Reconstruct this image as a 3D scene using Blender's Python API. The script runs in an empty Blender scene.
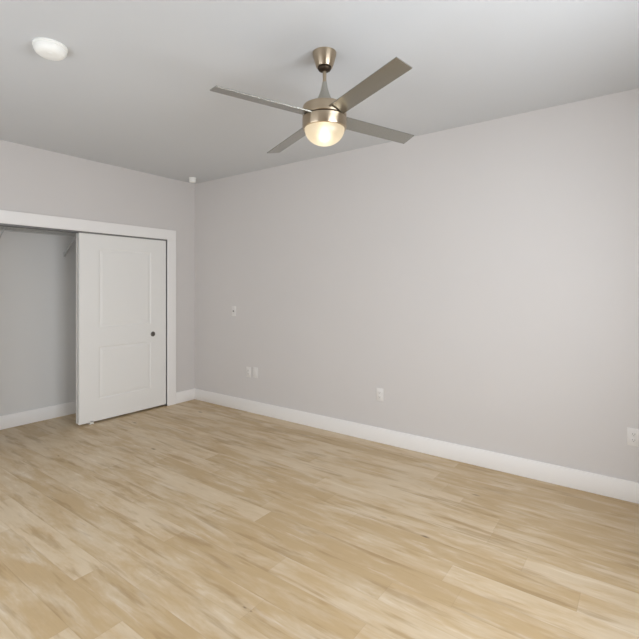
import bpy, bmesh, math
from mathutils import Vector, Matrix
R = math.radians
S = bpy.context.scene
COL = S.collection

# ------------------------------------------------------------------ camera
CAM = Vector((4.64, -3.61, 1.43))
YAW = R(36.4)
cd = bpy.data.cameras.new('camera')
cd.sensor_width = 36.0
cd.lens = 443.0 / 639.0 * 36.0
cd.shift_y = -32.5 / 639.0
cd.clip_start = 0.02
cam = bpy.data.objects.new('camera', cd)
COL.objects.link(cam)
cam.location = CAM
cam.rotation_euler = (R(90), 0, YAW)
S.camera = cam

# ------------------------------------------------------------------ world
W = bpy.data.worlds.new('overcast_sky')
S.world = W
W.use_nodes = True
bgn = W.node_tree.nodes['Background']
bgn.inputs[0].default_value = (0.86, 0.92, 1.0, 1)
bgn.inputs[1].default_value = 1.0

# ------------------------------------------------------------------ exposure
vs = S.view_settings
vs.view_transform = 'Standard'
vs.look = 'None'
vs.gamma = 1.0
vs.use_curve_mapping = False
S.cycles.max_bounces = 14
S.cycles.diffuse_bounces = 10
vs.exposure = -0.09


# room dimensions: the far corner is the origin, x runs along wall_back, y out towards the camera
RX, RY, H = 5.25, -4.15, 2.745
WT = 0.14
CLX = -0.57                      # face of the wall at the back of the closet
CL0, CL1, CLH = -0.41, -2.42, 2.0    # closet opening in wall_left
# side window, and an added fill opening behind the camera: (low, high, sill, head)
WIN_R = (-2.95, -1.25, 0.85, 2.08)
WIN_FILL = (1.0, 3.3, 0.04, 1.98)


def area(name, loc, rot, sx, sy, power, col):
    l = bpy.data.lights.new(name, 'AREA')
    l.shape = 'RECTANGLE'
    l.size, l.size_y = sx, sy
    l.energy = power
    l.color = col
    o = bpy.data.objects.new(name, l)
    COL.objects.link(o)
    o.location = loc
    o.rotation_euler = rot
    return o


# side window daylight, and fill at the added opening (just outside the panes)
area('daylight_side_window', (RX + WT + 0.06, (WIN_R[0] + WIN_R[1]) / 2, (WIN_R[2] + WIN_R[3]) / 2),
     (0, R(90), 0), WIN_R[3] - WIN_R[2], WIN_R[1] - WIN_R[0], 98, (0.90, 0.947, 1.0))
area('fill_front_window', ((WIN_FILL[0] + WIN_FILL[1]) / 2, RY - WT - 0.06, (WIN_FILL[2] + WIN_FILL[3]) / 2),
     (R(90), 0, 0), WIN_FILL[1] - WIN_FILL[0], WIN_FILL[3] - WIN_FILL[2], 45, (0.895, 0.947, 1.0))


# ================================================================== helpers
def lin(r, g, b):
    f = lambda c: (c / 255 / 12.92) if c / 255 <= 0.04045 else ((c / 255 + 0.055) / 1.055) ** 2.4
    return (f(r), f(g), f(b), 1)


def tag(o, label=None, cat=None, group=None, kind=None):
    if label: o['label'] = label
    if cat: o['category'] = cat
    if group: o['group'] = group
    if kind: o['kind'] = kind
    return o


def empty(name, loc, rot=(0, 0, 0)):
    o = bpy.data.objects.new(name, None)
    COL.objects.link(o)
    o.location = loc
    o.rotation_euler = rot
    o.empty_display_size = 0.05
    return o


def obj(name, bm, mat, parent=None, loc=(0, 0, 0), rot=(0, 0, 0), smooth=None):
    bmesh.ops.recalc_face_normals(bm, faces=bm.faces)
    me = bpy.data.meshes.new(name)
    bm.to_mesh(me)
    bm.free()
    me.materials.append(mat)
    if smooth is not None:
        me.polygons.foreach_set('use_smooth', [True] * len(me.polygons))
        me.set_sharp_from_angle(angle=R(smooth))
    o = bpy.data.objects.new(name, me)
    COL.objects.link(o)
    o.location = loc
    o.rotation_euler = rot
    if parent: o.parent = parent
    return o


def box(bm, x0, x1, y0, y1, z0, z1, bevel=0.0, seg=2):
    x0, x1 = min(x0, x1), max(x0, x1)
    y0, y1 = min(y0, y1), max(y0, y1)
    z0, z1 = min(z0, z1), max(z0, z1)
    t = bmesh.new()
    bmesh.ops.create_cube(t, size=1)
    for v in t.verts:
        v.co = Vector(((x0 + x1) / 2 + v.co.x * (x1 - x0), (y0 + y1) / 2 + v.co.y * (y1 - y0), (z0 + z1) / 2 + v.co.z * (z1 - z0)))
    if bevel:
        bmesh.ops.bevel(t, geom=t.edges[:], offset=bevel, segments=seg, profile=0.5, affect='EDGES')
    me = bpy.data.meshes.new('tmp')
    t.to_mesh(me)
    t.free()
    bm.from_mesh(me)
    bpy.data.meshes.remove(me)
    return bm


def lathe(prof, n=64, cap0=True, cap1=True):
    """prof: list of (r, z) from top to bottom"""
    bm = bmesh.new()
    rings = []
    for r, z in prof:
        if r < 1e-6:
            rings.append([bm.verts.new((0, 0, z))])
        else:
            rings.append([bm.verts.new((r * math.cos(2 * math.pi * k / n), r * math.sin(2 * math.pi * k / n), z)) for k in range(n)])
    for a, b in zip(rings, rings[1:]):
        for k in range(n):
            k2 = (k + 1) % n
            if len(a) == 1:
                bm.faces.new((a[0], b[k], b[k2]))
            elif len(b) == 1:
                bm.faces.new((a[k], a[k2], b[0]))
            else:
                bm.faces.new((a[k], a[k2], b[k2], b[k]))
    if cap0 and len(rings[0]) > 1: bm.faces.new(rings[0])
    if cap1 and len(rings[-1]) > 1: bm.faces.new(rings[-1])
    return bm


def tube(bm, p, q, r, n=8):
    p, q = Vector(p), Vector(q)
    d = (q - p)
    m = Matrix.Translation((p + q) / 2) @ d.to_track_quat('Z', 'Y').to_matrix().to_4x4()
    bmesh.ops.create_cone(bm, cap_ends=True, segments=n, radius1=r, radius2=r, depth=d.length, matrix=m)


# ================================================================== materials
def new_mat(name):
    m = bpy.data.materials.new(name)
    m.use_nodes = True
    nt = m.node_tree
    return m, nt, nt.nodes['Principled BSDF']


def nd(nt, typ, **kw):
    n = nt.nodes.new(typ)
    for k, v in kw.items():
        setattr(n, k, v)
    return n


def math_n(nt, op, a, b=None, c=None):
    n = nt.nodes.new('ShaderNodeMath')
    n.operation = op
    for i, v in enumerate((a, b, c)):
        if v is None: continue
        if hasattr(v, 'is_linked') or hasattr(v, 'links'):
            nt.links.new(v, n.inputs[i])
        else:
            n.inputs[i].default_value = v
    return n.outputs[0]


def paint(name, col, rough=0.6, bump=0.0, scale=220, vary=0.015, spec=0.35):
    """painted surface: a faint roller texture and a faint unevenness of tone"""
    m, nt, p = new_mat(name)
    tc = nd(nt, 'ShaderNodeTexCoord')
    nz = nd(nt, 'ShaderNodeTexNoise')
    nz.inputs['Scale'].default_value = 1.7
    nz.inputs['Detail'].default_value = 3
    nt.links.new(tc.outputs['Object'], nz.inputs['Vector'])
    mx = nd(nt, 'ShaderNodeMix', data_type='RGBA')
    mx.inputs['A'].default_value = tuple(c * (1 - vary) for c in col[:3]) + (1,)
    mx.inputs['B'].default_value = tuple(min(1, c * (1 + vary)) for c in col[:3]) + (1,)
    nt.links.new(nz.outputs['Fac'], mx.inputs['Factor'])
    nt.links.new(mx.outputs['Result'], p.inputs['Base Color'])
    p.inputs['Roughness'].default_value = rough
    p.inputs['Specular IOR Level'].default_value = spec
    if bump:
        n2 = nd(nt, 'ShaderNodeTexNoise')
        n2.inputs['Scale'].default_value = scale
        n2.inputs['Detail'].default_value = 2
        nt.links.new(tc.outputs['Object'], n2.inputs['Vector'])
        b = nd(nt, 'ShaderNodeBump')
        b.inputs['Strength'].default_value = bump
        b.inputs['Distance'].default_value = 0.001
        nt.links.new(n2.outputs['Fac'], b.inputs['Height'])
        nt.links.new(b.outputs['Normal'], p.inputs['Normal'])
    return m


def metal(name, col, rough=0.3, metallic=1.0, brush=True, aniso=0.0):
    m, nt, p = new_mat(name)
    p.inputs['Base Color'].default_value = col
    p.inputs['Metallic'].default_value = metallic
    p.inputs['Roughness'].default_value = rough
    if aniso:
        p.inputs['Anisotropic'].default_value = aniso
        tg = nd(nt, 'ShaderNodeTangent', direction_type='RADIAL', axis='Z')
        nt.links.new(tg.outputs[0], p.inputs['Tangent'])
        p.inputs['Anisotropic Rotation'].default_value = 0.25
    if brush:
        tc = nd(nt, 'ShaderNodeTexCoord')
        mp = nd(nt, 'ShaderNodeMapping')
        mp.inputs['Scale'].default_value = (6, 6, 900)
        nz = nd(nt, 'ShaderNodeTexNoise')
        nz.inputs['Scale'].default_value = 1.0
        nz.inputs['Detail'].default_value = 2
        nt.links.new(tc.outputs['Object'], mp.inputs['Vector'])
        nt.links.new(mp.outputs['Vector'], nz.inputs['Vector'])
        mr = nd(nt, 'ShaderNodeMapRange')
        mr.inputs['To Min'].default_value = rough * 0.8
        mr.inputs['To Max'].default_value = rough * 1.25
        nt.links.new(nz.outputs['Fac'], mr.inputs['Value'])
        nt.links.new(mr.outputs['Result'], p.inputs['Roughness'])
    return m


def floor_mat():
    """vinyl planks along x: each plank its own tone, streaky grain, a few knots"""
    PW, PL = 0.152, 1.22
    m, nt, p = new_mat('oak_vinyl_planks')
    L = nt.links.new
    tc = nd(nt, 'ShaderNodeTexCoord')
    sp = nd(nt, 'ShaderNodeSeparateXYZ')
    L(tc.outputs['Object'], sp.inputs[0])
    X, Y = sp.outputs['X'], sp.outputs['Y']
    yy = math_n(nt, 'DIVIDE', Y, PW)
    row = math_n(nt, 'FLOOR', yy)
    fy = math_n(nt, 'FRACT', yy)
    wn = nd(nt, 'ShaderNodeTexWhiteNoise', noise_dimensions='1D')
    L(row, wn.inputs['W'])
    xx = math_n(nt, 'ADD', math_n(nt, 'DIVIDE', X, PL), math_n(nt, 'MULTIPLY', wn.outputs['Value'], 7.31))
    colm = math_n(nt, 'FLOOR', xx)
    fx = math_n(nt, 'FRACT', xx)
    cv = nd(nt, 'ShaderNodeCombineXYZ')
    L(row, cv.inputs[0]); L(colm, cv.inputs[1])
    wid = nd(nt, 'ShaderNodeTexWhiteNoise', noise_dimensions='2D')
    L(cv.outputs[0], wid.inputs['Vector'])
    idv = wid.outputs['Value']
    # per-plank shift of the grain
    gx = math_n(nt, 'ADD', X, math_n(nt, 'ADD', math_n(nt, 'MULTIPLY', wn.outputs['Value'], 37.0), math_n(nt, 'MULTIPLY', idv, 0.12)))
    gy = math_n(nt, 'ADD', Y, math_n(nt, 'MULTIPLY', wn.outputs['Value'], 0.03))
    def noise(sx, sy, scale, det, rough=0.55, dist=0.0):
        c = nd(nt, 'ShaderNodeCombineXYZ')
        L(math_n(nt, 'MULTIPLY', gx, sx), c.inputs[0])
        L(math_n(nt, 'MULTIPLY', gy, sy), c.inputs[1])
        L(math_n(nt, 'MULTIPLY', idv, 0.25), c.inputs[2])
        n = nd(nt, 'ShaderNodeTexNoise')
        n.inputs['Scale'].default_value = scale
        n.inputs['Detail'].default_value = det
        n.inputs['Roughness'].default_value = rough
        n.inputs['Distortion'].default_value = dist
        L(c.outputs[0], n.inputs['Vector'])
        return n.outputs['Fac']
    broad = noise(1.9, 13.0, 1.0, 3, 0.55, 0.25)      # cathedral-like patches
    streak = noise(3.2, 34.0, 1.0, 3, 0.6, 0.25)     # streaks
    fine = noise(5.0, 190.0, 1.0, 2, 0.5)           # pores
    patch = noise(2.6, 11.0, 1.0, 4, 0.62, 0.25)       # whitewashed against tan patches
    def ramp(v, lo, hi, a, b):
        r = nd(nt, 'ShaderNodeMapRange', interpolation_type='SMOOTHSTEP')
        L(v, r.inputs['Value'])
        r.inputs['From Min'].default_value = lo
        r.inputs['From Max'].default_value = hi
        r.inputs['To Min'].default_value = a
        r.inputs['To Max'].default_value = b
        return r.outputs['Result']
    def mix(f, a, b, blend='MIX'):
        x = nd(nt, 'ShaderNodeMix', data_type='RGBA', blend_type=blend)
        L(f, x.inputs['Factor'])
        for v, k in ((a, 'A'), (b, 'B')):
            if isinstance(v, tuple): x.inputs[k].default_value = v
            else: L(v, x.inputs[k])
        return x.outputs['Result']
    pf = math_n(nt, 'ADD', patch, math_n(nt, 'MULTIPLY', math_n(nt, 'SUBTRACT', idv, 0.5), 0.22))
    c = mix(ramp(pf, 0.34, 0.66, 0, 1), lin(*FLOOR_COLS[1]), lin(*FLOOR_COLS[2]))
    c = mix(ramp(math_n(nt, 'ADD', math_n(nt, 'MULTIPLY', streak, 0.6), math_n(nt, 'MULTIPLY', patch, 0.5)), 0.60, 0.74, 0, 0.6), c, lin(*FLOOR_COLS[3]))
    c = mix(ramp(math_n(nt, 'ADD', math_n(nt, 'MULTIPLY', streak, 0.35), math_n(nt, 'MULTIPLY', broad, 0.65)), 0.52, 0.64, 0, 0.55), c, lin(*FLOOR_COLS[0]))
    tone = math_n(nt, 'ADD', math_n(nt, 'MULTIPLY', streak, 0.12), math_n(nt, 'MULTIPLY', fine, 0.08))
    tone = math_n(nt, 'ADD', tone, math_n(nt, 'MULTIPLY', idv, 0.07))
    tone = math_n(nt, 'ADD', tone, 0.865)
    hs = nd(nt, 'ShaderNodeHueSaturation')
    L(c, hs.inputs['Color']); L(tone, hs.inputs['Value'])
    wood = hs.outputs['Color']
    # knots: sparse dark ovals
    kc = nd(nt, 'ShaderNodeCombineXYZ')
    L(math_n(nt, 'MULTIPLY', gx, 2.3), kc.inputs[0])
    L(math_n(nt, 'MULTIPLY', gy, 6.2), kc.inputs[1])
    vo = nd(nt, 'ShaderNodeTexVoronoi')
    vo.inputs['Scale'].default_value = 1.0
    L(kc.outputs[0], vo.inputs['Vector'])
    sepc = nd(nt, 'ShaderNodeSeparateColor')
    L(vo.outputs['Color'], sepc.inputs[0])
    rad = math_n(nt, 'MULTIPLY', math_n(nt, 'GREATER_THAN', sepc.outputs[0], 0.25), math_n(nt, 'MULTIPLY', sepc.outputs[1], 0.085))
    kn = nd(nt, 'ShaderNodeMapRange')
    L(math_n(nt, 'DIVIDE', vo.outputs['Distance'], math_n(nt, 'ADD', rad, 0.004)), kn.inputs['Value'])
    kn.inputs['From Min'].default_value = 0.3
    kn.inputs['From Max'].default_value = 1.3
    kn.inputs['To Min'].default_value = 0.75
    kn.inputs['To Max'].default_value = 0.0
    mk = nd(nt, 'ShaderNodeMix', data_type='RGBA')
    L(kn.outputs['Result'], mk.inputs['Factor'])
    L(wood, mk.inputs['A'])
    mk.inputs['B'].default_value = lin(92, 72, 50)
    # seams
    ey = math_n(nt, 'MULTIPLY', math_n(nt, 'MINIMUM', fy, math_n(nt, 'SUBTRACT', 1.0, fy)), PW)
    ex = math_n(nt, 'MULTIPLY', math_n(nt, 'MINIMUM', fx, math_n(nt, 'SUBTRACT', 1.0, fx)), PL)
    ed = math_n(nt, 'MINIMUM', ey, ex)
    sm = nd(nt, 'ShaderNodeMapRange')
    L(ed, sm.inputs['Value'])
    sm.inputs['From Min'].default_value = 0.0004
    sm.inputs['From Max'].default_value = 0.0022
    sm.inputs['To Min'].default_value = 0.15
    sm.inputs['To Max'].default_value = 0.0
    ms = nd(nt, 'ShaderNodeMix', data_type='RGBA')
    L(sm.outputs['Result'], ms.inputs['Factor'])
    L(mk.outputs['Result'], ms.inputs['A'])
    ms.inputs['B'].default_value = lin(120, 96, 70)
    L(ms.outputs['Result'], p.inputs['Base Color'])
    p.inputs['Roughness'].default_value = 0.42
    p.inputs['Specular IOR Level'].default_value = 0.4
    bp = nd(nt, 'ShaderNodeBump')
    bp.inputs['Strength'].default_value = 0.12
    bp.inputs['Distance'].default_value = 0.001
    L(streak, bp.inputs['Height'])
    L(bp.outputs['Normal'], p.inputs['Normal'])
    return m


FLOOR_COLS = [(158, 129, 88), (191, 165, 126), (207, 188, 159), (217, 204, 185)]
M = {}
M['wall'] = paint('warm_grey_wall_paint', lin(209, 205.3, 203), 0.75, 0.25, 180)
M['ceiling'] = paint('white_grey_ceiling_paint', lin(203, 205, 207), 0.85, 0.3, 150)
M['closet'] = paint('closet_wall_paint', lin(216, 215, 213), 0.75, 0.2, 180)
M['trim'] = paint('white_trim_paint', lin(238, 236, 234), 0.4, vary=0.006)
M['door'] = paint('white_door_paint', lin(232, 231, 228), 0.45, vary=0.006)
M['plastic'] = paint('white_plastic', lin(240, 240, 236), 0.4, vary=0.004)
M['plate'] = paint('white_cover_plate_plastic', lin(224, 221, 218), 0.4, vary=0.004)
M['slot'] = paint('dark_slot', lin(120, 117, 114), 0.6)
M['wire'] = paint('white_coated_wire', lin(185, 185, 183), 0.4, vary=0.004)
M['nickel'] = metal('brushed_nickel', lin(188, 172, 150), 0.30, aniso=0.8)
M['satin'] = metal('satin_nickel', lin(190, 188, 180), 0.48, brush=False)
M['blade'] = metal('silver_blade_finish', lin(171, 170, 163), 0.24, 0.95, brush=False)
M['dark'] = metal('dark_bronze_gap', lin(70, 58, 46), 0.45, 0.8, brush=False)
M['pull'] = metal('satin_nickel_pull', lin(120, 116, 110), 0.35, brush=False)
M['chrome'] = metal('coax_connector_metal', lin(120, 116, 112), 0.3, brush=False)
M['track'] = metal('aluminium_track', lin(120, 120, 120), 0.5, 0.3, brush=False)
M['floor'] = floor_mat()


def pane_mat():
    m, nt, p = new_mat('window_glass')
    out = nt.nodes['Material Output']
    nt.nodes.remove(p)
    tr = nd(nt, 'ShaderNodeBsdfTransparent')
    gl = nd(nt, 'ShaderNodeBsdfGlossy')
    gl.inputs['Roughness'].default_value = 0.02
    mx = nd(nt, 'ShaderNodeMixShader')
    mx.inputs[0].default_value = 0.06
    nt.links.new(tr.outputs[0], mx.inputs[1])
    nt.links.new(gl.outputs[0], mx.inputs[2])
    nt.links.new(mx.outputs[0], out.inputs['Surface'])
    return m


M['glass'] = pane_mat()


def lampglass_mat():
    """frosted bowl: rough refraction that blurs the bulb behind it, plus the glow of the scattering glass"""
    m, nt, p = new_mat('lit_frosted_glass')
    out = nt.nodes['Material Output']
    nt.nodes.remove(p)
    rf = nd(nt, 'ShaderNodeBsdfRefraction')
    rf.inputs['Roughness'].default_value = 0.8
    rf.inputs['IOR'].default_value = 1.3
    em = nd(nt, 'ShaderNodeEmission')
    em.inputs['Color'].default_value = (1.0, 0.88, 0.66, 1)
    em.inputs['Strength'].default_value = 0.75
    tl = nd(nt, 'ShaderNodeBsdfTranslucent')
    tl.inputs['Color'].default_value = (1.0, 0.95, 0.86, 1)
    rt = nd(nt, 'ShaderNodeMixShader')
    rt.inputs[0].default_value = 0.72
    nt.links.new(rf.outputs[0], rt.inputs[1])
    nt.links.new(tl.outputs[0], rt.inputs[2])
    ad = nd(nt, 'ShaderNodeMixShader')
    ad.inputs[0].default_value = 0.35
    nt.links.new(rt.outputs[0], ad.inputs[1])
    nt.links.new(em.outputs[0], ad.inputs[2])
    gl = nd(nt, 'ShaderNodeBsdfGlossy')
    gl.inputs['Roughness'].default_value = 0.3
    mx = nd(nt, 'ShaderNodeMixShader')
    mx.inputs[0].default_value = 0.05
    nt.links.new(ad.outputs[0], mx.inputs[1])
    nt.links.new(gl.outputs[0], mx.inputs[2])
    nt.links.new(mx.outputs[0], out.inputs['Surface'])
    return m


def bulb_mat():
    m, nt, p = new_mat('lit_bulb')
    p.inputs['Base Color'].default_value = lin(240, 236, 225)
    p.inputs['Emission Color'].default_value = (1.0, 0.86, 0.62, 1)
    p.inputs['Emission Strength'].default_value = 7.5
    return m


M['bulb'] = bulb_mat()
M['lampglass'] = lampglass_mat()


# ================================================================== room shell
def structure(name, bm, mat, label, cat, parent=None, smooth=None):
    o = obj(name, bm, mat, parent, smooth=smooth)
    if parent is None:
        tag(o, label, cat, kind='structure')
    return o


XB = CLX - 0.12
bm = bmesh.new(); box(bm, XB, RX + WT, RY - WT, WT, -0.12, 0)
structure('floor', bm, M['floor'], 'light tan wood-look plank floor running along the back wall', 'floor')
bm = bmesh.new(); box(bm, XB, RX + WT, RY - WT, WT, H, H + 0.12)
structure('ceiling', bm, M['ceiling'], 'smooth pale grey ceiling carrying the fan', 'ceiling')
bm = bmesh.new(); box(bm, XB, RX + WT, 0, WT, 0, H)
structure('wall_back', bm, M['wall'], 'long bare pale grey wall with outlets behind the fan', 'wall')
# wall_left, pierced by the closet opening
bm = bmesh.new()
LT = 0.115
box(bm, -LT, 0, CL0, 0, 0, H)
box(bm, -LT, 0, RY - WT, CL1, 0, H)
box(bm, -LT, 0, CL1, CL0, CLH + 0.02, H)
structure('wall_left', bm, M['wall'], 'pale grey wall around the closet opening', 'wall')
bm = bmesh.new()
box(bm, XB, CLX, RY - WT, 0, 0, H)
box(bm, CLX, -LT, CL0 + 0.22, CL0 + 0.30, 0, H)
box(bm, CLX, -LT, CL1 - 0.30, CL1 - 0.22, 0, H)
structure('wall_closet', bm, M['closet'], 'grey walls lining the inside of the closet', 'wall')


def pierced(bm, axis, p0, p1, a0, a1, win):
    lo, hi, z0, z1 = win
    def b(u0, u1, za, zb):
        if axis == 'x': box(bm, p0, p1, u0, u1, za, zb)
        else: box(bm, u0, u1, p0, p1, za, zb)
    b(a0, lo, 0, H); b(hi, a1, 0, H); b(lo, hi, 0, z0); b(lo, hi, z1, H)


bm = bmesh.new(); pierced(bm, 'x', RX, RX + WT, RY, 0, WIN_R)
structure('wall_right', bm, M['wall'], 'grey wall with the window to the right of the camera', 'wall')
bm = bmesh.new(); pierced(bm, 'y', RY - WT, RY, 0, RX + WT, WIN_FILL)
structure('wall_front', bm, M['wall'], 'grey wall with an added wide fill window behind the camera', 'wall')


def window(name, axis, p, win, label):
    """frame, sash bars, pane and sill; p = inner wall face, the wall lies on side sgn"""
    lo, hi, z0, z1 = win
    sgn = 1 if axis == 'x' else -1
    def b(bm, d0, d1, u0, u1, za, zb, bev=0.003):
        if axis == 'x': box(bm, p + sgn * d0, p + sgn * d1, u0, u1, za, zb, bev)
        else: box(bm, u0, u1, p + sgn * d0, p + sgn * d1, za, zb, bev)
    bm = bmesh.new()
    f = 0.05
    b(bm, 0.05, 0.12, lo, lo + f, z0, z1); b(bm, 0.05, 0.12, hi - f, hi, z0, z1)
    b(bm, 0.05, 0.12, lo, hi, z0, z0 + f); b(bm, 0.05, 0.12, lo, hi, z1 - f, z1)
    mid = (lo + hi) / 2
    b(bm, 0.055, 0.115, mid - 0.03, mid + 0.03, z0 + f, z1 - f)
    o = structure(name, bm, M['trim'], label, 'window')
    bm = bmesh.new(); b(bm, 0.083, 0.089, lo + f, hi - f, z0 + f, z1 - f, 0)
    obj('window_pane', bm, M['glass'], o)
    bm = bmesh.new(); b(bm, -0.03, 0.05, lo - 0.04, hi + 0.04, z0 - 0.025, z0, 0.004)
    obj('window_sill', bm, M['trim'], o)
    return o


window('window_1', 'x', RX, WIN_R, 'white framed two-light window in the right wall')
window('fill_window_2', 'y', RY, WIN_FILL, 'wide white framed glazed opening, unseen, added behind the camera for fill light')  # unseen opening, put in so fill light evens out the room


# baseboards: flat board with an eased top edge
BH, BD = 0.138, 0.015
def baseboard(name, segs, label):
    bm = bmesh.new()
    for (x0, x1, y0, y1) in segs:
        box(bm, x0, x1, y0, y1, 0, BH, 0.004)
    return structure(name, bm, M['trim'], label, 'baseboard', smooth=40)


CW = 0.118                        # closet casing width
baseboard('baseboard_back', [(0, RX, -BD, 0)], 'long white baseboard along the bare back wall')
baseboard('baseboard_left', [(0, BD, CL0 + CW, -BD), (0, BD, RY, CL1 - CW)], 'white baseboard between closet casing and room corner')
baseboard('baseboard_right', [(RX - BD, RX, RY, -BD)], 'white baseboard under the right wall window')
baseboard('baseboard_front', [(0, RX, RY, RY + BD)], 'white baseboard along the wall behind the camera')
baseboard('baseboard_closet', [(CLX, CLX + BD, CL1 - 0.22, CL0 + 0.22)], 'white baseboard inside the closet')

# closet casing (flat boards) and jamb lining
bm = bmesh.new()
CT = 0.018
box(bm, 0, CT, CL0, CL0 + CW, 0, CLH, 0.003)
box(bm, 0, CT, CL1 - CW, CL1, 0, CLH, 0.003)
box(bm, 0, CT, CL1 - CW, CL0 + CW, CLH, CLH + CW, 0.003)
structure('trim_1', bm, M['trim'], 'flat white casing framing the closet opening', 'trim')
bm = bmesh.new()
box(bm, -LT, 0.0, CL0, CL0 + 0.018, 0, CLH)
box(bm, -LT, 0.0, CL1 - 0.018, CL1, 0, CLH)
box(bm, -LT, 0.0, CL1 - 0.018, CL0 + 0.018, CLH, CLH + 0.02)
structure('trim_2', bm, M['trim'], 'white jamb lining inside the closet opening', 'trim')


trk = bpy.data.objects['trim_2']
bm = bmesh.new()
box(bm, -0.108, -0.004, CL1 - 0.0, CL0 + 0.0, CLH - 0.014, CLH)
obj('door_track', bm, M['track'], trk)


# sliding doors: two moulded panels each
def door(name, x_face, y0, y1, label, pull_y):
    """slab with front face at x = x_face, from y0 to y1 (y0 > y1)"""
    z0, z1, th = 0.022, 1.984, 0.030
    w = abs(y1 - y0)
    st, tr, br = 0.20, 0.15, 0.225     # stiles and rails
    zl0, zl1 = z0 + br, 0.80                        # lower panel
    zu0, zu1 = 1.0, z1 - tr                       # upper panel
    bm = bmesh.new()
    ys = [0, st, w - st, w]
    zs = [z0, zl0, zl1, zu0, zu1, z1]
    grid = [[bm.verts.new((0, -yy, zz)) for zz in zs] for yy in ys]
    panels = []
    for i in range(3):
        for j in range(5):
            f = bm.faces.new((grid[i][j], grid[i + 1][j], grid[i + 1][j + 1], grid[i][j + 1]))
            if i == 1 and j in (1, 3): panels.append(f)
    # extrude to thickness
    back = bmesh.ops.extrude_face_region(bm, geom=bm.faces[:])
    for v in [g for g in back['geom'] if isinstance(g, bmesh.types.BMVert)]:
        v.co.x -= th
    bmesh.ops.recalc_face_normals(bm, faces=bm.faces)
    fronts = [f for f in bm.faces if f.normal.x > 0.9 and st * 0.9 < -f.calc_center_median().y < w - st * 0.9
              and (zl0 < f.calc_center_median().z < zl1 or zu0 < f.calc_center_median().z < zu1)]
    bmesh.ops.inset_individual(bm, faces=fronts, thickness=0.016, depth=-0.005)
    bmesh.ops.inset_individual(bm, faces=fronts, thickness=0.010, depth=0.0)
    bmesh.ops.inset_individual(bm, faces=fronts, thickness=0.035, depth=0.004)
    o = obj(name, bm, M['door'], loc=(x_face, y0, 0))
    tag(o, label, 'door', kind='structure')
    # round flush pull
    pb = lathe([(0.0, 0.002), (0.020, 0.001), (0.022, 0.004), (0.027, 0.004), (0.029, 0.001), (0.029, -0.004)], 40)
    h = obj('flush_pull', pb, M['pull'], o, loc=(0.0, pull_y - y0, PULL_Z), rot=(0, R(90), 0), smooth=40)
    return o


PULL_Z = 0.88
door('door_1', -0.010, CL0 - 0.005, -1.429, 'white two-panel sliding closet door with round dark pull', -0.591)
door('door_2', -0.068, CL0 - 0.006, -1.421, 'white sliding closet door stacked behind the front one', -1.421 + 0.06)


# ================================================================== closet shelf
sh = empty('wire_closet_shelf', (CLX, (CL0 + CL1) / 2, 2.0))
tag(sh, 'wire shelf on slanted braces inside the open closet', 'shelf')
bm = bmesh.new()
ya, yb = -(CL0 + 0.215 - (CL0 + CL1) / 2), (CL0 + 0.215 - (CL0 + CL1) / 2)
for xx in (0.006, 0.105, 0.205, 0.300):
    tube(bm, (xx, ya, 0.0), (xx, yb, 0.0), 0.0035)
tube(bm, (0.304, ya, -0.030), (0.304, yb, -0.030), 0.0035)
n = 86
for k in range(n + 1):
    yk = ya + 0.01 + (yb - ya - 0.02) * k / n
    tube(bm, (0.004, yk, 0.0045), (0.303, yk, 0.0045), 0.0016, 5)
    tube(bm, (0.304, yk, 0.004), (0.304, yk, -0.030), 0.0016, 5)
obj('shelf_deck', bm, M['wire'], sh, smooth=50)
for yk in (-1.995, -1.328, -0.661):
    bm = bmesh.new()
    y_ = yk - (CL0 + CL1) / 2
    box(bm, 0.0, 0.006, y_ - 0.010, y_ + 0.010, -0.235, -0.185, 0.001)
    tube(bm, (0.006, y_, -0.21), (0.295, y_, -0.012), 0.0065)
    obj('support_brace', bm, M['wire'], sh, smooth=50)

# small floor guide under the front door
gy = -1.30
bm = bmesh.new()
box(bm, -0.062, -0.010, gy - 0.022, gy + 0.022, 0, 0.005, 0.001)
box(bm, -0.016, -0.010, gy - 0.018, gy + 0.018, 0, 0.034, 0.002)
g = obj('door_guide', bm, M['plastic'])
tag(g, 'tiny white plastic floor guide under the sliding closet door', 'door guide')


# ================================================================== ceiling fan
FC = Vector((3.185, -1.589, H))
fan = empty('ceiling_fan', FC)
tag(fan, 'brushed nickel four-blade ceiling fan with a lit frosted bowl', 'ceiling fan')
obj('canopy', lathe([(0.067, 0.0), (0.0665, -0.014), (0.047, -0.078), (0.045, -0.081), (0.042, -0.082), (0.040, -0.082), (0.040, -0.070)], 64), M['nickel'], fan, smooth=35)
obj('hanger_ball', lathe([(0.0, -0.062), (0.024, -0.066), (0.036, -0.076), (0.039, -0.086), (0.034, -0.097), (0.022, -0.104), (0.0, -0.106)], 48), M['dark'], fan, smooth=60)
obj('downrod', lathe([(0.0105, -0.10), (0.0105, -0.20)], 24), M['nickel'], fan, smooth=40)
obj('coupling_cover', lathe([(0.0125, -0.165), (0.0145, -0.175), (0.018, -0.195), (0.025, -0.222), (0.036, -0.250), (0.045, -0.270), (0.052, -0.284), (0.053, -0.297)], 48), M['satin'], fan, smooth=40)
motor = obj('motor_housing', lathe([(0.038, -0.292), (0.090, -0.294), (0.110, -0.297), (0.120, -0.303), (0.1235, -0.313), (0.1235, -0.357), (0.121, -0.360)], 72), M['nickel'], fan, smooth=35)
obj('trim_ring', lathe([(0.1165, -0.357), (0.1165, -0.370)], 72), M['dark'], motor, smooth=35)
obj('light_kit_housing', lathe([(0.122, -0.367), (0.1245, -0.369), (0.1245, -0.420), (0.121, -0.427), (0.113, -0.4285), (0.111, -0.420)], 72), M['nickel'], fan, smooth=35)
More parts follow.
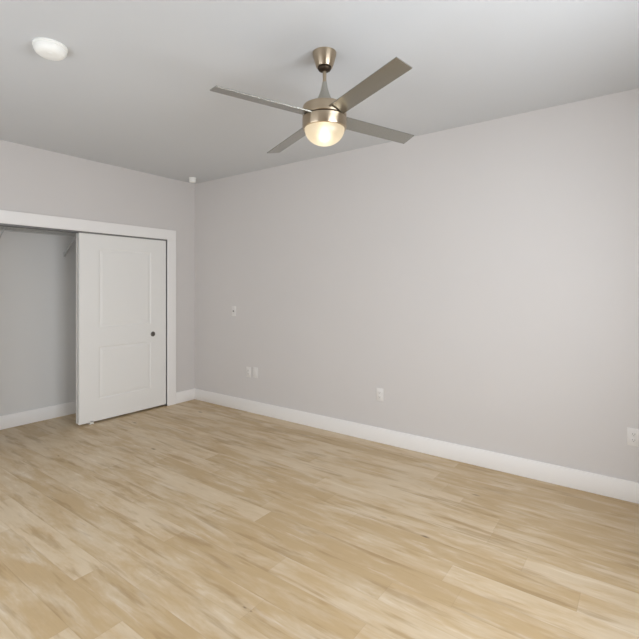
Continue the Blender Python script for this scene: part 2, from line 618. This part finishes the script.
# frosted bowl with its bulb
gp = [(0.112 * math.cos(a), -0.090 * math.sin(a)) for a in [R(x) for x in range(0, 90, 5)]] + [(0.0, -0.090)]
gp = [(0.112, 0.006)] + gp
shade = obj('glass_shade', lathe(gp, 72, cap0=False), M['lampglass'], fan, loc=(0, 0, -0.4285), smooth=60)
obj('bulb', lathe([(0.0, 0.03), (0.014, 0.026), (0.016, 0.006), (0.026, -0.014), (0.030, -0.030), (0.026, -0.046), (0.014, -0.056), (0.0, -0.059)], 32), M['bulb'], shade, smooth=60)
# blades: the rotor hangs very slightly out of true
F_ = Vector((-math.sin(YAW), math.cos(YAW), 0)); L_ = Vector((-math.cos(YAW), -math.sin(YAW), 0))
grad = F_ * -0.052 + L_ * -0.015
TILT = Vector((0, 0, 1)).rotation_difference(Vector((-grad.x, -grad.y, 1)).normalized()).to_matrix()
BZ, BL, BW, PITCH = -0.362, 0.645, 0.098, R(12.6)
for k in range(4):
    ang = R(36.4 + 90 + 212.4) + k * R(90)
    bm = bmesh.new()
    box(bm, 0.10, BL, -BW / 2, BW / 2, -0.003, 0.003, 0.0012)
    b = obj('blade', bm, M['blade'], fan, loc=(0, 0, BZ))
    b.rotation_euler = (TILT @ Matrix.Rotation(ang, 3, 'Z') @ Matrix.Rotation(-PITCH, 3, 'X')).to_euler()
    bm = bmesh.new()
    box(bm, 0.085, 0.165, -0.030, 0.030, 0.003, 0.008, 0.001)
    for sx in (0.135, 0.155):
        for sy in (-0.017, 0.017):
            bmesh.ops.create_cone(bm, cap_ends=True, segments=12, radius1=0.005, radius2=0.004, depth=0.004, matrix=Matrix.Translation((sx, sy, 0.0095)))
    obj('blade_bracket', bm, M['dark'], b)

# ================================================================== small ceiling fittings
sm_ = empty('smoke_detector', (CAM.x - 2.618, CAM.y + 1.074, H))
tag(sm_, 'round white smoke detector on the ceiling above the closet', 'smoke detector')
obj('mounting_base', lathe([(0.084, 0.0), (0.084, -0.010), (0.080, -0.013)], 64), M['plastic'], sm_, smooth=35)
obj('detector_cover', lathe([(0.078, -0.011), (0.081, -0.016), (0.079, -0.028), (0.070, -0.042), (0.060, -0.050), (0.045, -0.053), (0.0, -0.054)], 64), M['plastic'], sm_, smooth=35)
bt = obj('test_button', lathe([(0.012, -0.050), (0.012, -0.0550), (0.010, -0.0560), (0.0, -0.0560)], 32), M['plastic'], sm_, loc=(0.026, -0.012, 0), smooth=35)

cs = empty('ceiling_sensor', (0.24, -0.22, H))
tag(cs, 'small white ceiling sensor beside the far room corner', 'sensor')
obj('sensor_base', lathe([(0.043, 0.0), (0.043, -0.010), (0.041, -0.012)], 40), M['plastic'], cs, smooth=35)
obj('sensor_body', lathe([(0.038, -0.010), (0.038, -0.046), (0.034, -0.054), (0.020, -0.058), (0.0, -0.058)], 40), M['plastic'], cs, smooth=35)


# ================================================================== wall plates on wall_back
def pix_on_back(u, v):
    F = Vector((-math.sin(YAW), math.cos(YAW), 0)); Rt = Vector((math.cos(YAW), math.sin(YAW), 0))
    d = F + Rt * ((u - 319.5) / 443.0) + Vector((0, 0, (287 - v) / 443.0))
    t = -CAM.y / d.y
    return CAM + d * t


def plate(name, x, z, label, cat, kind, group=None, w=0.072, h=0.117):
    """cover plate on wall_back: local x along the wall, local y out of the wall (-y world)"""
    t = empty(name, (x, 0, z))
    tag(t, label, cat, group)
    bm = bmesh.new()
    box(bm, -w / 2, w / 2, -0.006, 0, -h / 2, h / 2, 0.0025)
    obj('cover_plate', bm, M['plate'], t, smooth=40)
    if kind == 'duplex':
        for s in (1, -1):
            bm = bmesh.new()
            box(bm, -0.0165, 0.0165, -0.0085, -0.004, s * 0.0195 - 0.0135, s * 0.0195 + 0.0135, 0.002)
            so = obj('socket', bm, M['plate'], t, smooth=40)
            for dx in (-0.0065, 0.0065):
                bm = bmesh.new()
                box(bm, dx - 0.0012, dx + 0.0012, -0.0092, -0.0080, s * 0.0195 - 0.002, s * 0.0195 + 0.007)
                obj('slot', bm, M['slot'], so)
            bm = bmesh.new()
            bmesh.ops.create_cone(bm, cap_ends=True, segments=12, radius1=0.0023, radius2=0.0023, depth=0.0012,
                                  matrix=Matrix.Translation((0, -0.0086, s * 0.0195 - 0.008)) @ Matrix.Rotation(R(90), 4, 'X'))
            obj('ground_hole', bm, M['slot'], so)
        zs = (0.0,)
    elif kind == 'coax':
        bm = lathe([(0.0, -0.010), (0.0045, -0.010), (0.0048, 0.0), (0.009, 0.0), (0.009, 0.004)], 20)
        obj('coax_connector', bm, M['chrome'], t, loc=(0, -0.010, 0), rot=(R(-90), 0, 0), smooth=40)
        zs = (0.042, -0.042)
    else:
        bm = bmesh.new()
        box(bm, -0.0165, 0.0165, -0.0075, -0.004, -0.033, 0.033, 0.0015)
        obj('jack_insert', bm, M['plate'], t, smooth=40)
        zs = (0.048, -0.048)
    for z_ in zs:
        obj('screw', lathe([(0.0, 0.0012), (0.003, 0.001), (0.0034, 0.0)], 12), M['plate'], t, loc=(0, -0.0062, z_), rot=(R(90), 0, 0), smooth=40)
    return t


p = pix_on_back(234, 311)
plate('cable_plate', p.x, p.z, 'white cable plate with a dark centre connector, highest on the back wall', 'wall plate', 'coax')
p = pix_on_back(248.8, 372)
plate('wall_outlet', p.x, p.z, 'white wall plate, left of the close pair low on the back wall', 'outlet', 'duplex')
p = pix_on_back(255.8, 372.5)
plate('data_plate', p.x, p.z, 'fainter white wall plate, right of the close pair low on the back wall', 'wall plate', 'data')
p = pix_on_back(380, 394.5)
plate('wall_outlet', p.x, p.z, 'white outlet alone above the baseboard, mid back wall', 'outlet', 'duplex')
p = pix_on_back(633.7, 437)
plate('wall_outlet', p.x, p.z, 'white duplex outlet at the right end of the back wall', 'outlet', 'duplex')
